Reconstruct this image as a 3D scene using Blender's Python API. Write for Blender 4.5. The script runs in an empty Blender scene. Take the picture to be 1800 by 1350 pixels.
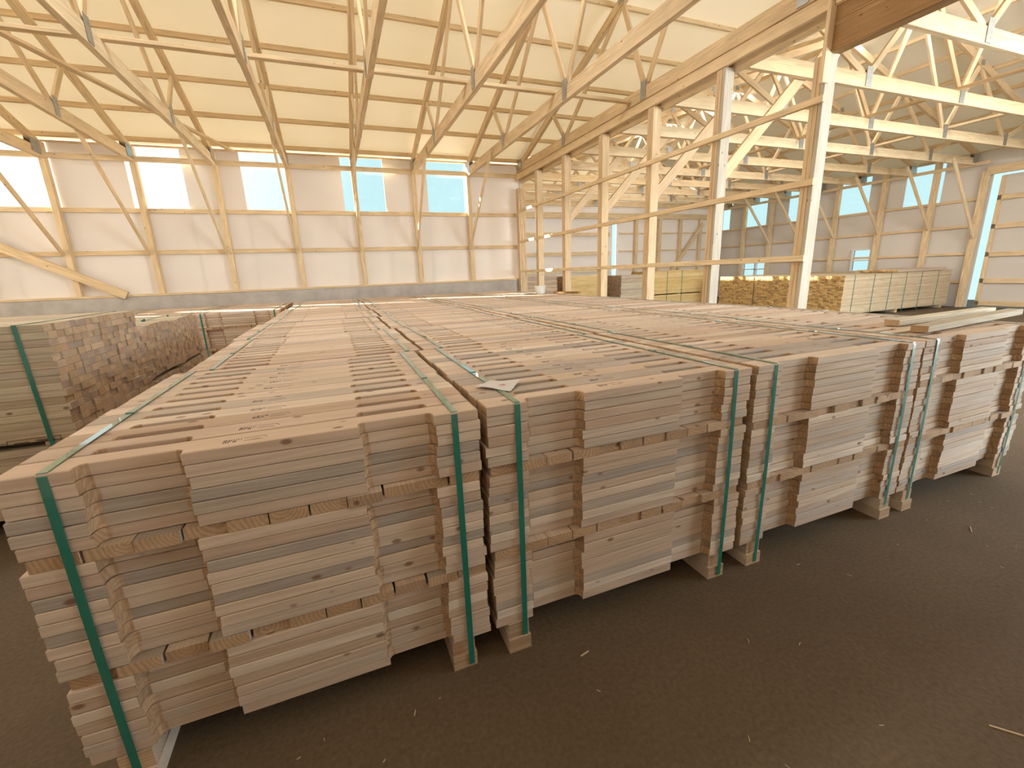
import bpy, math, random
from mathutils import Vector, Matrix
random.seed(7)
S = bpy.context.scene
COL = S.collection

# ------------------------------------------------------------------ camera
cam_d = bpy.data.cameras.new('camera')
cam = bpy.data.objects.new('camera', cam_d); COL.objects.link(cam)
cam_d.sensor_width = 36.0
cam_d.lens = 767.18 / 1800 * 36.0
cam_d.clip_start = 0.02; cam_d.clip_end = 300
R = ((0.92868, 0.12417, -0.34947), (-0.36902, 0.21541, -0.90411), (-0.03699, 0.9686, 0.24587))
cam.matrix_world = Matrix(((R[0][0], R[0][1], R[0][2], 0.8165), (R[1][0], R[1][1], R[1][2], -1.3466),
                           (R[2][0], R[2][1], R[2][2], 1.4598), (0, 0, 0, 1)))
S.camera = cam

# ------------------------------------------------------------------ light, sky, exposure
vs = S.view_settings
vs.view_transform = 'Standard'; vs.look = 'None'; vs.exposure = 0.12; vs.gamma = 1.0; vs.use_curve_mapping = False
SUN_DIR = Vector((1.75, -1.0, -0.80)).normalized()
W = bpy.data.worlds.new('sky'); S.world = W; W.use_nodes = True
nt = W.node_tree; nt.nodes.clear()
wo = nt.nodes.new('ShaderNodeOutputWorld'); bg = nt.nodes.new('ShaderNodeBackground')
tc = nt.nodes.new('ShaderNodeTexCoord')
dt = nt.nodes.new('ShaderNodeVectorMath'); dt.operation = 'DOT_PRODUCT'
dt.inputs[1].default_value = (-SUN_DIR.x, -SUN_DIR.y, -SUN_DIR.z)
cr = nt.nodes.new('ShaderNodeValToRGB')
cr.color_ramp.elements[0].position = 0.45; cr.color_ramp.elements[0].color = (0.60, 0.90, 0.95, 1)
cr.color_ramp.elements[1].position = 0.9; cr.color_ramp.elements[1].color = (1.6, 1.6, 1.6, 1)
nt.links.new(tc.outputs['Generated'], dt.inputs[0]); nt.links.new(dt.outputs['Value'], cr.inputs[0])
nt.links.new(cr.outputs[0], bg.inputs[0]); bg.inputs[1].default_value = 1.05
nt.links.new(bg.outputs[0], wo.inputs[0])

def sun_lamp():
    d = bpy.data.lights.new('sun', 'SUN'); d.energy = 36.0; d.angle = math.radians(0.8); d.color = (1, 0.93, 0.80)
    o = bpy.data.objects.new('sun', d); COL.objects.link(o)
    o.rotation_euler = SUN_DIR.to_track_quat('-Z', 'Y').to_euler()
sun_lamp()
def area(name, loc, target, sx, sy, power, col):
    d = bpy.data.lights.new(name, 'AREA'); d.shape = 'RECTANGLE'; d.size = sx; d.size_y = sy
    d.energy = power; d.color = col
    o = bpy.data.objects.new(name, d); COL.objects.link(o); o.location = loc
    o.rotation_euler = (Vector(target) - Vector(loc)).to_track_quat('-Z', 'Y').to_euler()
# daylight through the open doorways behind the camera
area('doorway_daylight', (11.2, -5.0, 2.2), (4.5, 0.3, 0.8), 6, 3.6, 1350, (0.80, 0.92, 1.0))
# added fill lamps high on the unseen walls, brightening liner, trusses and posts
area('added_wall_fill', (-3.0, -2.75, 3.6), (-3.0, 2.6, 8.0), 15, 0.9, 210, (1.0, 0.95, 0.87))
area('added_wall_fill', (-11.8, 4.0, 3.7), (5.7, 4.5, 3.9), 10, 0.9, 420, (1.0, 0.90, 0.70))
area('added_wall_fill', (11.5, -2.7, 3.7), (15.5, 8.0, 4.6), 10, 0.9, 420, (1.0, 0.94, 0.90))
area('added_ridge_fill', (-2.5, 3.8, 6.25), (-2.5, 3.8, 0), 14, 0.9, 330, (0.92, 0.95, 1.0))  # added downlight under the ridge, no roof panel there; brightens the bundle tops
area('added_ridge_fill', (11.9, 6.0, 6.1), (11.9, 6.0, 0), 1.2, 15, 360, (0.97, 0.98, 1.0))  # same kind of added ridge downlight, for the right hall

# ------------------------------------------------------------------ materials
def mk(name):
    m = bpy.data.materials.new(name); m.use_nodes = True
    return m, m.node_tree, m.node_tree.nodes['Principled BSDF']
def N(t, typ, **kw):
    n = t.nodes.new(typ)
    for k, v in kw.items(): setattr(n, k, v)
    return n
def wood(name, cols, grain=0.35, rough=0.75, knots=1.0, end=False, bump=0.12, scale=1.0):
    m, t, b = mk(name); L = t.links.new
    tcn = N(t, 'ShaderNodeTexCoord'); oi = N(t, 'ShaderNodeObjectInfo'); at = N(t, 'ShaderNodeAttribute', attribute_name='rnd')
    ad = N(t, 'ShaderNodeMath', operation='ADD'); L(oi.outputs['Random'], ad.inputs[0]); L(at.outputs['Fac'], ad.inputs[1])
    fr = N(t, 'ShaderNodeMath', operation='FRACT'); L(ad.outputs[0], fr.inputs[0]); rnd = fr.outputs[0]
    off = N(t, 'ShaderNodeMath', operation='MULTIPLY'); off.inputs[1].default_value = 37.0; L(rnd, off.inputs[0])
    cx = N(t, 'ShaderNodeCombineXYZ'); L(off.outputs[0], cx.inputs[0])
    a2 = N(t, 'ShaderNodeVectorMath', operation='ADD'); L(tcn.outputs['Object'], a2.inputs[0]); L(cx.outputs[0], a2.inputs[1])
    # base tone per board
    ramp = N(t, 'ShaderNodeValToRGB'); e = ramp.color_ramp.elements
    while len(e) < len(cols): e.new(0.5)
    for i, c in enumerate(cols):
        e[i].position = i / (len(cols) - 1); e[i].color = (*c, 1)
    # shuffle rnd so neighbouring boards differ
    wn = N(t, 'ShaderNodeTexWhiteNoise', noise_dimensions='1D'); L(rnd, wn.inputs['W']); L(wn.outputs['Value'], ramp.inputs[0])
    # annual rings: wave rings round the board axis, centre shifted per board
    mp = N(t, 'ShaderNodeMapping'); mp.inputs['Scale'].default_value = (0.12 * scale, 1, 1); L(a2.outputs[0], mp.inputs[0])
    ns = N(t, 'ShaderNodeTexNoise'); ns.inputs['Scale'].default_value = 5.0; ns.inputs['Detail'].default_value = 2; L(mp.outputs[0], ns.inputs['Vector'])
    sb = N(t, 'ShaderNodeVectorMath', operation='SCALE'); sb.inputs['Scale'].default_value = 0.10; L(ns.outputs['Color'], sb.inputs[0])
    c2 = N(t, 'ShaderNodeCombineXYZ'); 
    s1 = N(t, 'ShaderNodeMath', operation='MULTIPLY_ADD'); s1.inputs[1].default_value = 0.16; s1.inputs[2].default_value = -0.13; L(wn.outputs['Value'], s1.inputs[0])
    L(s1.outputs[0], c2.inputs[1]); c2.inputs[2].default_value = -0.09
    v1 = N(t, 'ShaderNodeVectorMath', operation='ADD'); L(tcn.outputs['Object'], v1.inputs[0]); L(c2.outputs[0], v1.inputs[1])
    v2 = N(t, 'ShaderNodeVectorMath', operation='ADD'); L(v1.outputs[0], v2.inputs[0]); L(sb.outputs[0], v2.inputs[1])
    m2 = N(t, 'ShaderNodeMapping'); m2.inputs['Scale'].default_value = (0.02, 1, 1); L(v2.outputs[0], m2.inputs[0])
    wv = N(t, 'ShaderNodeTexWave', wave_type='RINGS', rings_direction='X'); wv.inputs['Scale'].default_value = 24.0
    wv.inputs['Distortion'].default_value = 1.2; wv.inputs['Detail'].default_value = 1; L(m2.outputs[0], wv.inputs['Vector'])
    # long fibre noise
    m3 = N(t, 'ShaderNodeMapping'); m3.inputs['Scale'].default_value = (1.6, 45, 45); L(a2.outputs[0], m3.inputs[0])
    n3 = N(t, 'ShaderNodeTexNoise'); n3.inputs['Scale'].default_value = 2.2; n3.inputs['Detail'].default_value = 3; L(m3.outputs[0], n3.inputs['Vector'])
    # broad blotches
    m4 = N(t, 'ShaderNodeMapping'); m4.inputs['Scale'].default_value = (2.0, 9, 9); L(a2.outputs[0], m4.inputs[0])
    n4 = N(t, 'ShaderNodeTexNoise'); n4.inputs['Scale'].default_value = 1.6; n4.inputs['Detail'].default_value = 1; L(m4.outputs[0], n4.inputs['Vector'])
    # shade factor
    def mad(x, k, c):
        q = N(t, 'ShaderNodeMath', operation='MULTIPLY_ADD'); L(x, q.inputs[0]); q.inputs[1].default_value = k
        if isinstance(c, float): q.inputs[2].default_value = c
        else: L(c, q.inputs[2])
        return q.outputs[0]
    f = mad(wv.outputs['Fac'], grain * 0.45, 1.0 - grain * 0.55)
    f = mad(n3.outputs['Fac'], grain * 0.9, f); f = mad(n4.outputs['Fac'], 0.34, f)
    f = mad(f, 1.0, -0.30)
    vm = N(t, 'ShaderNodeVectorMath', operation='SCALE'); L(ramp.outputs[0], vm.inputs[0]); L(f, vm.inputs['Scale'])
    col = vm.outputs[0]
    # warm late-wood tint
    mx = N(t, 'ShaderNodeMix', data_type='RGBA', blend_type='MULTIPLY')
    q = mad(wv.outputs['Fac'], -grain * 0.9, grain * 0.9); L(q, mx.inputs['Factor'])
    L(col, mx.inputs['A']); mx.inputs['B'].default_value = (0.94, 0.79, 0.63, 1); col = mx.outputs['Result']
    # knots
    if knots:
        m5 = N(t, 'ShaderNodeMapping'); m5.inputs['Scale'].default_value = (8.0, 15.0, 15.0); L(a2.outputs[0], m5.inputs[0])
        vo = N(t, 'ShaderNodeTexVoronoi', feature='F1'); vo.inputs['Scale'].default_value = 1.0; L(m5.outputs[0], vo.inputs['Vector'])
        sp = N(t, 'ShaderNodeSeparateColor'); L(vo.outputs['Color'], sp.inputs[0])
        kr = N(t, 'ShaderNodeMapRange'); kr.inputs['From Min'].default_value = 0.09; kr.inputs['From Max'].default_value = 0.16
        kr.inputs['To Min'].default_value = 1; kr.inputs['To Max'].default_value = 0; L(vo.outputs['Distance'], kr.inputs['Value'])
        gt = N(t, 'ShaderNodeMath', operation='LESS_THAN'); gt.inputs[1].default_value = 0.32 * knots; L(sp.outputs[0], gt.inputs[0])
        ml = N(t, 'ShaderNodeMath', operation='MULTIPLY'); L(kr.outputs[0], ml.inputs[0]); L(gt.outputs[0], ml.inputs[1])
        m8 = mad(ml.outputs[0], 0.75, 0.0)
        mk2 = N(t, 'ShaderNodeMix', data_type='RGBA'); L(m8, mk2.inputs['Factor']); L(col, mk2.inputs['A'])
        mk2.inputs['B'].default_value = (0.16, 0.070, 0.034, 1); col = mk2.outputs['Result']
    L(col, b.inputs['Base Color']); b.inputs['Roughness'].default_value = rough
    b.inputs['Specular IOR Level'].default_value = 0.25
    bp = N(t, 'ShaderNodeBump'); bp.inputs['Strength'].default_value = bump; bp.inputs['Distance'].default_value = 0.002
    L(n3.outputs['Fac'], bp.inputs['Height']); L(bp.outputs[0], b.inputs['Normal'])
    return m
PINE = [(0.66, 0.51, 0.39), (0.55, 0.41, 0.31), (0.76, 0.63, 0.50), (0.52, 0.37, 0.26), (0.66, 0.53, 0.41), (0.45, 0.38, 0.32), (0.74, 0.59, 0.45), (0.60, 0.44, 0.32), (0.78, 0.66, 0.54)]
PINE_END = [(0.51, 0.34, 0.205), (0.44, 0.285, 0.165), (0.56, 0.39, 0.245), (0.48, 0.315, 0.185), (0.41, 0.285, 0.185)]  # end-grain brown, deepened to put some notch shade into the colour
FRAME = [(0.84, 0.66, 0.42), (0.80, 0.61, 0.37), (0.87, 0.71, 0.47)]
YEL = [(0.74, 0.54, 0.24), (0.66, 0.46, 0.19), (0.78, 0.60, 0.30), (0.62, 0.42, 0.18)]
M = {}
M['pine'] = wood('sawn_pine', PINE, grain=0.20, knots=1.7)
M['pine_end'] = wood('sawn_pine_end_grain', PINE_END, grain=0.4, knots=0.4)
M['frame'] = wood('framing_lumber', FRAME, grain=0.3, knots=0.6)
M['yellow'] = wood('yellow_lumber', YEL, grain=0.3, knots=0.5)
M['yellow_end'] = wood('yellow_lumber_end_grain', [(0.74, 0.51, 0.21), (0.66, 0.44, 0.17), (0.78, 0.56, 0.26), (0.40, 0.25, 0.11), (0.72, 0.49, 0.20)], grain=0.3, knots=0.3)
M['mixed_end'] = wood('mixed_end_grain', [(0.58, 0.43, 0.29), (0.50, 0.35, 0.23), (0.64, 0.49, 0.34), (0.40, 0.32, 0.28), (0.55, 0.37, 0.23), (0.46, 0.37, 0.29), (0.62, 0.46, 0.31)], grain=0.5, knots=0.4)
M['packside'] = wood('weathered_pack_side', [(0.64, 0.50, 0.33), (0.70, 0.56, 0.38), (0.56, 0.43, 0.28), (0.66, 0.50, 0.32)], grain=0.2, knots=0.8)
M['pale'] = wood('pale_green_lumber', [(0.58, 0.50, 0.36), (0.48, 0.40, 0.29), (0.66, 0.58, 0.43), (0.42, 0.34, 0.26), (0.60, 0.48, 0.33)], grain=0.3, knots=0.5)
M['darkbeam'] = wood('weathered_header', [(0.36, 0.22, 0.10), (0.34, 0.21, 0.10)], grain=0.8, knots=1.4)
M['post'] = wood('post_lumber', [(0.72, 0.54, 0.32), (0.68, 0.50, 0.31), (0.75, 0.58, 0.37)], grain=0.35, knots=0.8)
M['postgrey'] = wood('treated_post_lumber', [(0.52, 0.47, 0.38), (0.56, 0.50, 0.40)], grain=0.25, knots=0.8)
def plain(name, col, rough=0.6, metal=0.0, var=0.0, vs_=3.0, bump=0.0, coat=0.0, spec=0.5):
    m, t, b = mk(name)
    b.inputs['Roughness'].default_value = rough; b.inputs['Metallic'].default_value = metal
    b.inputs['Coat Weight'].default_value = coat; b.inputs['Specular IOR Level'].default_value = spec
    if var or bump:
        tcn = N(t, 'ShaderNodeTexCoord'); n = N(t, 'ShaderNodeTexNoise'); n.inputs['Scale'].default_value = vs_; n.inputs['Detail'].default_value = 5
        t.links.new(tcn.outputs['Object'], n.inputs['Vector'])
        r = N(t, 'ShaderNodeValToRGB'); r.color_ramp.elements[0].position = 0.3; r.color_ramp.elements[1].position = 0.7
        r.color_ramp.elements[0].color = (*[c * (1 - var) for c in col], 1); r.color_ramp.elements[1].color = (*[min(1, c * (1 + var)) for c in col], 1)
        t.links.new(n.outputs['Fac'], r.inputs[0]); t.links.new(r.outputs[0], b.inputs['Base Color'])
        if bump:
            bp = N(t, 'ShaderNodeBump'); bp.inputs['Strength'].default_value = bump; bp.inputs['Distance'].default_value = 0.02
            t.links.new(n.outputs['Fac'], bp.inputs['Height']); t.links.new(bp.outputs[0], b.inputs['Normal'])
    else: b.inputs['Base Color'].default_value = (*col, 1)
    return m
M['strap'] = plain('green_plastic_strap', (0.0, 0.17, 0.125), rough=0.25, spec=1.0, coat=1.0)
M['plate'] = plain('galvanised_plate', (0.42, 0.43, 0.42), rough=0.45, metal=0.7, var=0.15, vs_=30)
M['wallsheet'] = plain('white_wall_liner', (0.74, 0.68, 0.62), rough=0.55, var=0.04, vs_=1.2, bump=0.25)
M['roofsheet'] = plain('white_roof_liner', (0.82, 0.77, 0.69), rough=0.5, var=0.03, vs_=1.0, bump=0.3)
def glow(m, col, amt):
    """thin white liner that lets a little of the sunlight on the roof through"""
    t = m.node_tree; b = t.nodes['Principled BSDF']; o = [n for n in t.nodes if n.type == 'OUTPUT_MATERIAL'][0]
    tr = N(t, 'ShaderNodeBsdfTranslucent'); tr.inputs[0].default_value = (*col, 1)
    mx = N(t, 'ShaderNodeMixShader'); mx.inputs[0].default_value = amt
    t.links.new(b.outputs[0], mx.inputs[1]); t.links.new(tr.outputs[0], mx.inputs[2]); t.links.new(mx.outputs[0], o.inputs[0])
glow(M['roofsheet'], (0.98, 0.90, 0.74), 0.20)
glow(M['wallsheet'], (0.94, 0.90, 0.87), 0.12)
M['concrete'] = plain('grey_concrete', (0.50, 0.45, 0.40), rough=0.9, var=0.15, vs_=4)
M['ink'] = plain('black_ink', (0.05, 0.035, 0.03), rough=0.8)
M['paper'] = plain('white_paper', (0.62, 0.58, 0.56), rough=0.7, var=0.04, vs_=20)
M['red'] = plain('red_print', (0.45, 0.12, 0.14), rough=0.7)
M['pail'] = plain('white_plastic', (0.70, 0.72, 0.68), rough=0.4)
M['dark'] = plain('dark_rubber', (0.03, 0.03, 0.03), rough=0.6)
M['vinyl'] = plain('white_window_frame', (0.75, 0.76, 0.74), rough=0.4)
M['outside'] = plain('outside_ground', (0.42, 0.38, 0.33), rough=0.9, var=0.1)
M['splinter'] = plain('splinter_wood', (0.60, 0.46, 0.30), rough=0.8)
def floor_mat():
    m, t, b = mk('dirty_brown_floor'); L = t.links.new
    g = N(t, 'ShaderNodeTexCoord')
    n = N(t, 'ShaderNodeTexNoise'); n.inputs['Scale'].default_value = 0.9; n.inputs['Detail'].default_value = 6; n.inputs['Roughness'].default_value = 0.6
    L(g.outputs['Object'], n.inputs['Vector'])
    n2 = N(t, 'ShaderNodeTexNoise'); n2.inputs['Scale'].default_value = 60; n2.inputs['Detail'].default_value = 4; L(g.outputs['Object'], n2.inputs['Vector'])
    r = N(t, 'ShaderNodeValToRGB'); e = r.color_ramp.elements
    e[0].position = 0.30; e[0].color = (0.105, 0.072, 0.042, 1); e[1].position = 0.72; e[1].color = (0.150, 0.106, 0.064, 1)
    L(n.outputs['Fac'], r.inputs[0])
    r2 = N(t, 'ShaderNodeMapRange'); r2.inputs['From Min'].default_value = 0.3; r2.inputs['From Max'].default_value = 0.7
    r2.inputs['To Min'].default_value = 0.82; r2.inputs['To Max'].default_value = 1.15; L(n2.outputs['Fac'], r2.inputs['Value'])
    v = N(t, 'ShaderNodeVectorMath', operation='SCALE'); L(r.outputs[0], v.inputs[0]); L(r2.outputs[0], v.inputs['Scale'])
    # tyre mark: arc of a circle on the floor
    col = v.outputs[0]
    for (cx_, cy_, rad, w_) in ((4.15, -0.95, 1.95, 0.022),):
        d = N(t, 'ShaderNodeVectorMath', operation='DISTANCE'); d.inputs[1].default_value = (cx_, cy_, 0); L(g.outputs['Object'], d.inputs[0])
        s = N(t, 'ShaderNodeMath', operation='SUBTRACT'); s.inputs[1].default_value = rad; L(d.outputs['Value'], s.inputs[0])
        a = N(t, 'ShaderNodeMath', operation='ABSOLUTE'); L(s.outputs[0], a.inputs[0])
        mr = N(t, 'ShaderNodeMapRange'); mr.inputs['From Min'].default_value = 0; mr.inputs['From Max'].default_value = w_
        mr.inputs['To Min'].default_value = 0.45; mr.inputs['To Max'].default_value = 0; L(a.outputs[0], mr.inputs['Value'])
        mul = N(t, 'ShaderNodeMath', operation='MULTIPLY'); L(mr.outputs[0], mul.inputs[0]); L(n.outputs['Fac'], mul.inputs[1])
        mx = N(t, 'ShaderNodeMix', data_type='RGBA'); L(mul.outputs[0], mx.inputs['Factor']); L(col, mx.inputs['A'])
        mx.inputs['B'].default_value = (0.02, 0.013, 0.01, 1); col = mx.outputs['Result']
    L(col, b.inputs['Base Color']); b.inputs['Roughness'].default_value = 0.8; b.inputs['Specular IOR Level'].default_value = 0.25
    bp = N(t, 'ShaderNodeBump'); bp.inputs['Strength'].default_value = 0.25; bp.inputs['Distance'].default_value = 0.01
    L(n2.outputs['Fac'], bp.inputs['Height']); L(bp.outputs[0], b.inputs['Normal'])
    return m
M['floor'] = floor_mat()
def glass_mat():
    m, t, b = mk('thin_window_glass'); t.nodes.remove(b)
    o = [n for n in t.nodes if n.type == 'OUTPUT_MATERIAL'][0]
    tr = N(t, 'ShaderNodeBsdfTransparent'); tr.inputs[0].default_value = (0.95, 0.97, 0.97, 1)
    gl = N(t, 'ShaderNodeBsdfGlossy'); gl.inputs['Roughness'].default_value = 0.02
    mx = N(t, 'ShaderNodeMixShader'); mx.inputs[0].default_value = 0.04
    t.links.new(tr.outputs[0], mx.inputs[1]); t.links.new(gl.outputs[0], mx.inputs[2]); t.links.new(mx.outputs[0], o.inputs[0])
    return m
M['glass'] = glass_mat()

# ------------------------------------------------------------------ mesh helpers
class MB:
    """collects boxes / prisms; faces carry a material slot and a random number"""
    def __init__(s): s.v = []; s.f = []; s.m = []; s.r = []
    def hull(s, pts, faces, mats=0, rnd=0.0):
        b = len(s.v); s.v += [tuple(p) for p in pts]
        for i, f in enumerate(faces):
            s.f.append([b + k for k in f]); s.m.append(mats[i] if isinstance(mats, (list, tuple)) else mats); s.r.append(rnd)
    def box(s, x0, x1, y0, y1, z0, z1, axis=0, rnd=0.0, mats=None, frame=None, ch=0.0):
        """axis = grain direction; end faces get slot 1 when mats is None"""
        P = [(x0, y0, z0), (x1, y0, z0), (x1, y1, z0), (x0, y1, z0), (x0, y0, z1), (x1, y0, z1), (x1, y1, z1), (x0, y1, z1)]
        if frame: P = [frame @ Vector(p) for p in P]
        F = [(0, 3, 2, 1), (4, 5, 6, 7), (0, 1, 5, 4), (1, 2, 6, 5), (2, 3, 7, 6), (3, 0, 4, 7)]
        ends = {0: (3, 5), 1: (2, 4), 2: (0, 1), None: ()}[axis]
        mt = mats if mats is not None else [1 if i in ends else 0 for i in range(6)]
        s.hull(P, F, mt, rnd)
    def mesh(s, name, mats):
        me = bpy.data.meshes.new(name); me.from_pydata(s.v, [], s.f)
        for m in mats: me.materials.append(m)
        n = len(mats)
        me.polygons.foreach_set('material_index', [min(i, n - 1) for i in s.m])
        if any(s.r):
            a = me.attributes.new('rnd', 'FLOAT', 'FACE'); a.data.foreach_set('value', s.r)
        me.update(); return me
    def obj(s, name, mats, parent=None, loc=None):
        return link(name, s.mesh(name, mats), parent, loc)
def link(name, me, parent=None, loc=None, rot=None):
    o = bpy.data.objects.new(name, me); COL.objects.link(o)
    if loc is not None: o.location = loc
    if rot is not None: o.rotation_euler = rot
    if parent: o.parent = parent
    return o
def thing(name, label, cat, loc=(0, 0, 0), group=None, rot=None):
    o = link(name, None, None, loc, rot); tag(o, label, cat, group); o.empty_display_size = 0.1
    return o
def tag(o, label, cat, group=None):
    o['label'] = label; o['category'] = cat
    if group: o['group'] = group
    return o
def struct(o): o['kind'] = 'structure'; return o
UP = Vector((0, 0, 1))
_bc = {}
def beam(name, p, q, w, h, mats, parent=None, up=UP, org=None, endcut=None):
    """rectangular member from p to q; w across, h along 'up'. org = world place of the parent"""
    p = Vector(p); q = Vector(q); d = q - p; Ln = d.length; x = d.normalized()
    y = up.cross(x); y = y.normalized() if y.length > 1e-4 else Vector((0, 1, 0)); z = x.cross(y)
    key = (round(Ln, 3), w, h, tuple(m.name for m in mats))
    if key not in _bc:
        b = MB(); c = min(0.004, w * .12, h * .12); prof = []
        hw, hh = w / 2, h / 2
        prof = [(-hw + c, -hh), (hw - c, -hh), (hw, -hh + c), (hw, hh - c), (hw - c, hh), (-hw + c, hh), (-hw, hh - c), (-hw, -hh + c)]
        pts = [(0, a, e) for a, e in prof] + [(Ln, a, e) for a, e in prof]
        fs = [tuple(range(7, -1, -1)), tuple(range(8, 16))] + [(i, (i + 1) % 8, 8 + (i + 1) % 8, 8 + i) for i in range(8)]
        b.hull(pts, fs, [1, 1] + [0] * 8); _bc[key] = b.mesh(name, mats)
    o = link(name, _bc[key], parent)
    mat = Matrix(((x.x, y.x, z.x, p.x), (x.y, y.y, z.y, p.y), (x.z, y.z, z.z, p.z), (0, 0, 0, 1)))
    if org is not None: mat = Matrix.Translation(-Vector(org)) @ mat
    o.matrix_basis = mat
    return o
FR = [M['frame'], M['frame']]
def boxobj(name, x0, x1, y0, y1, z0, z1, mats, parent=None, axis=0, org=None):
    b = MB(); c = ((x0 + x1) / 2, (y0 + y1) / 2, (z0 + z1) / 2)
    b.box(x0 - c[0], x1 - c[0], y0 - c[1], y1 - c[1], z0 - c[2], z1 - c[2], axis)
    l = Vector(c) - (Vector(org) if org is not None else Vector((0, 0, 0)))
    return b.obj(name, mats, parent, l)

# ------------------------------------------------------------------ building shell
YW = 10.45; XP = 5.75; XR = 18.0; YB = 15.2; ZC = 4.0; XL = -12.0; SL = 1 / 3
YN = -2.85
struct(boxobj('floor', XL - .5, XR + 3, YN - 0.3, YB + .3, -0.3, 0.0, [M['floor']]))
struct(boxobj('floor', XL - 25, XR + 30, -40, YN - 0.3, -0.33, -0.03, [M['outside']]))

def panel(name, rects, to3, th, mats, parent, org=(0, 0, 0)):
    """wall sheet made of rectangles in (u, z), thickness th"""
    b = MB()
    for u0, u1, z0, z1 in rects:
        P = [to3(u0, z0, 0), to3(u1, z0, 0), to3(u1, z1, 0), to3(u0, z1, 0), to3(u0, z0, th), to3(u1, z0, th), to3(u1, z1, th), to3(u0, z1, th)]
        P = [Vector(p) - Vector(org) for p in P]
        b.hull(P, [(0, 3, 2, 1), (4, 5, 6, 7), (0, 1, 5, 4), (1, 2, 6, 5), (2, 3, 7, 6), (3, 0, 4, 7)], 0)
    return b.obj(name, mats, parent)
def wall_rects(u0, u1, z0, z1, holes):
    """holes [(a,b,za,zb)] that do not overlap in u"""
    r = []; u = u0
    for a, b_, za, zb in sorted(holes):
        if a > u: r.append((u, a, z0, z1))
        if za > z0: r.append((a, b_, z0, za))
        if zb < z1: r.append((a, b_, zb, z1))
        u = b_
    if u < u1: r.append((u, u1, z0, z1))
    return r

# --- far wall of the near bay (plane Y = YW)
wb = struct(link('wall_back', None))
ZT = 4.24
LW = [(-6.93, -5.97), (-4.96, -3.99), (-2.83, -1.86), (-0.78, 0.09), (1.28, 2.24), (3.30, 4.31), (-9.0, -8.0), (-11.1, -10.1)]
LW = [(a, b_, 3.02, ZT) for a, b_ in LW]
panel('liner_sheet', wall_rects(XL, XP + .1, 1.3, ZT, LW), lambda u, z, t: (u, YW + .05 + t, z), 0.03, [M['wallsheet']], wb)
boxobj('concrete_curb', XL, XP + .12, YW - 0.12, YW + .1, 0, 1.27, [M['concrete']], wb)
beam('sill_plate', (XL, YW - .06, 1.295), (XP + .1, YW - .06, 1.295), 0.14, 0.045, FR, wb)
PX = [XP - 1.4 * k for k in range(1, 13)]
for x in PX: beam('wall_post', (x, YW - .04, 1.31), (x, YW - .04, 4.2), 0.14, 0.10, FR, wb, up=Vector((1, 0, 0)))
for z in (2.17, 3.0): beam('girt', (XL, YW + .02, z), (XP, YW + .02, z), 0.05, 0.09, FR, wb)
beam('girt', (XL, YW - .115, 3.96), (XP, YW - .115, 3.96), 0.04, 0.10, FR, wb)
beam('girt', (XL, YW + .02, 4.22), (XP, YW + .02, 4.255), 0.06, 0.03, FR, wb)
beam('diagonal_brace', (-6.6, YW - .12, 3.2), (-3.25, YW - .14, 1.30), 0.09, 0.16, FR, wb)
for i, (a, b_, z0, z1) in enumerate(LW[:6]):
    w = struct(link('window_%d' % (i + 1), None, None, ((a + b_) / 2, YW + .06, 3.0)))
    boxobj('pane', a, b_, YW + .065, YW + .07, z0, z1, [M['glass']], w, org=w.location)
# left gable and near walls (out of frame, they keep the daylight out)
wl = struct(link('wall_left', None))
panel('liner_sheet', [(YN, YW, 0, 4.2)], lambda u, z, t: (XL - t, u, z), 0.05, [M['wallsheet']], wl)
wn_ = struct(link('wall_front', None))
panel('liner_sheet', wall_rects(XL, XR, 0, 4.2, [(7.4, 15.4, 0, 3.6)]), lambda u, z, t: (u, YN - t, z), 0.05, [M['wallsheet']], wn_)

for nm, X_ in (('gable_sheet', XL - .05),):
    gbl = MB(); zq = 4.2 + SL * (YW - 3.8) + .30
    pts = [(X_, YW + .5, 4.15), (X_, YN - .5, 4.15), (X_, 3.8, zq)]
    gbl.hull([Vector(p) for p in pts] + [Vector(p) + Vector((.05, 0, 0)) for p in pts], [(0, 1, 2), (5, 4, 3), (0, 3, 4, 1), (1, 4, 5, 2), (2, 5, 3, 0)], 0)
    gbl.obj(nm, [M['wallsheet']], wl)
gbl = MB(); pts = [(XP, YN - .05, 4.2), (XR, YN - .05, 4.2), (11.9, YN - .05, 6.4)]
gbl.hull([Vector(p) for p in pts] + [Vector(p) + Vector((0, .05, 0)) for p in pts], [(0, 1, 2), (5, 4, 3), (0, 3, 4, 1), (1, 4, 5, 2), (2, 5, 3, 0)], 0)
gbl.obj('gable_sheet', [M['wallsheet']], wn_)

# --- corner post and divider side of far wall (X = XP, beyond the near bay)
cw = struct(link('wall_divider', None))
panel('liner_sheet', [(YW, YB, 0, 4.25)], lambda u, z, t: (XP + .1 - t, u, z), 0.03, [M['wallsheet']], cw)
for y in (11.8, 13.2, 14.6): beam('wall_post', (XP + .17, y, 0), (XP + .17, y, 4.2), 0.14, 0.10, FR, cw, up=Vector((1, 0, 0)))
# gable sheet above the divider, near bay side
gb = MB(); zr = 4.2 + SL * (YW - 3.8) + .1
pts = [(9.28, 7.0, 5.46), (9.28, YN, 4.3), (9.28, YN, 4.3 + .02), (9.28, 3.8, zr)]
pts = [(9.28, 7.05, 5.44), (9.28, YN, 5.0), (9.28, 3.8, zr)]
gb.hull([Vector(p) for p in pts] + [Vector(p) + Vector((.03, 0, 0)) for p in pts], [(0, 1, 2), (5, 4, 3), (0, 3, 4, 1), (1, 4, 5, 2), (2, 5, 3, 0)], 0)
gb.obj('gable_sheet', [M['roofsheet']], cw)

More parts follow.
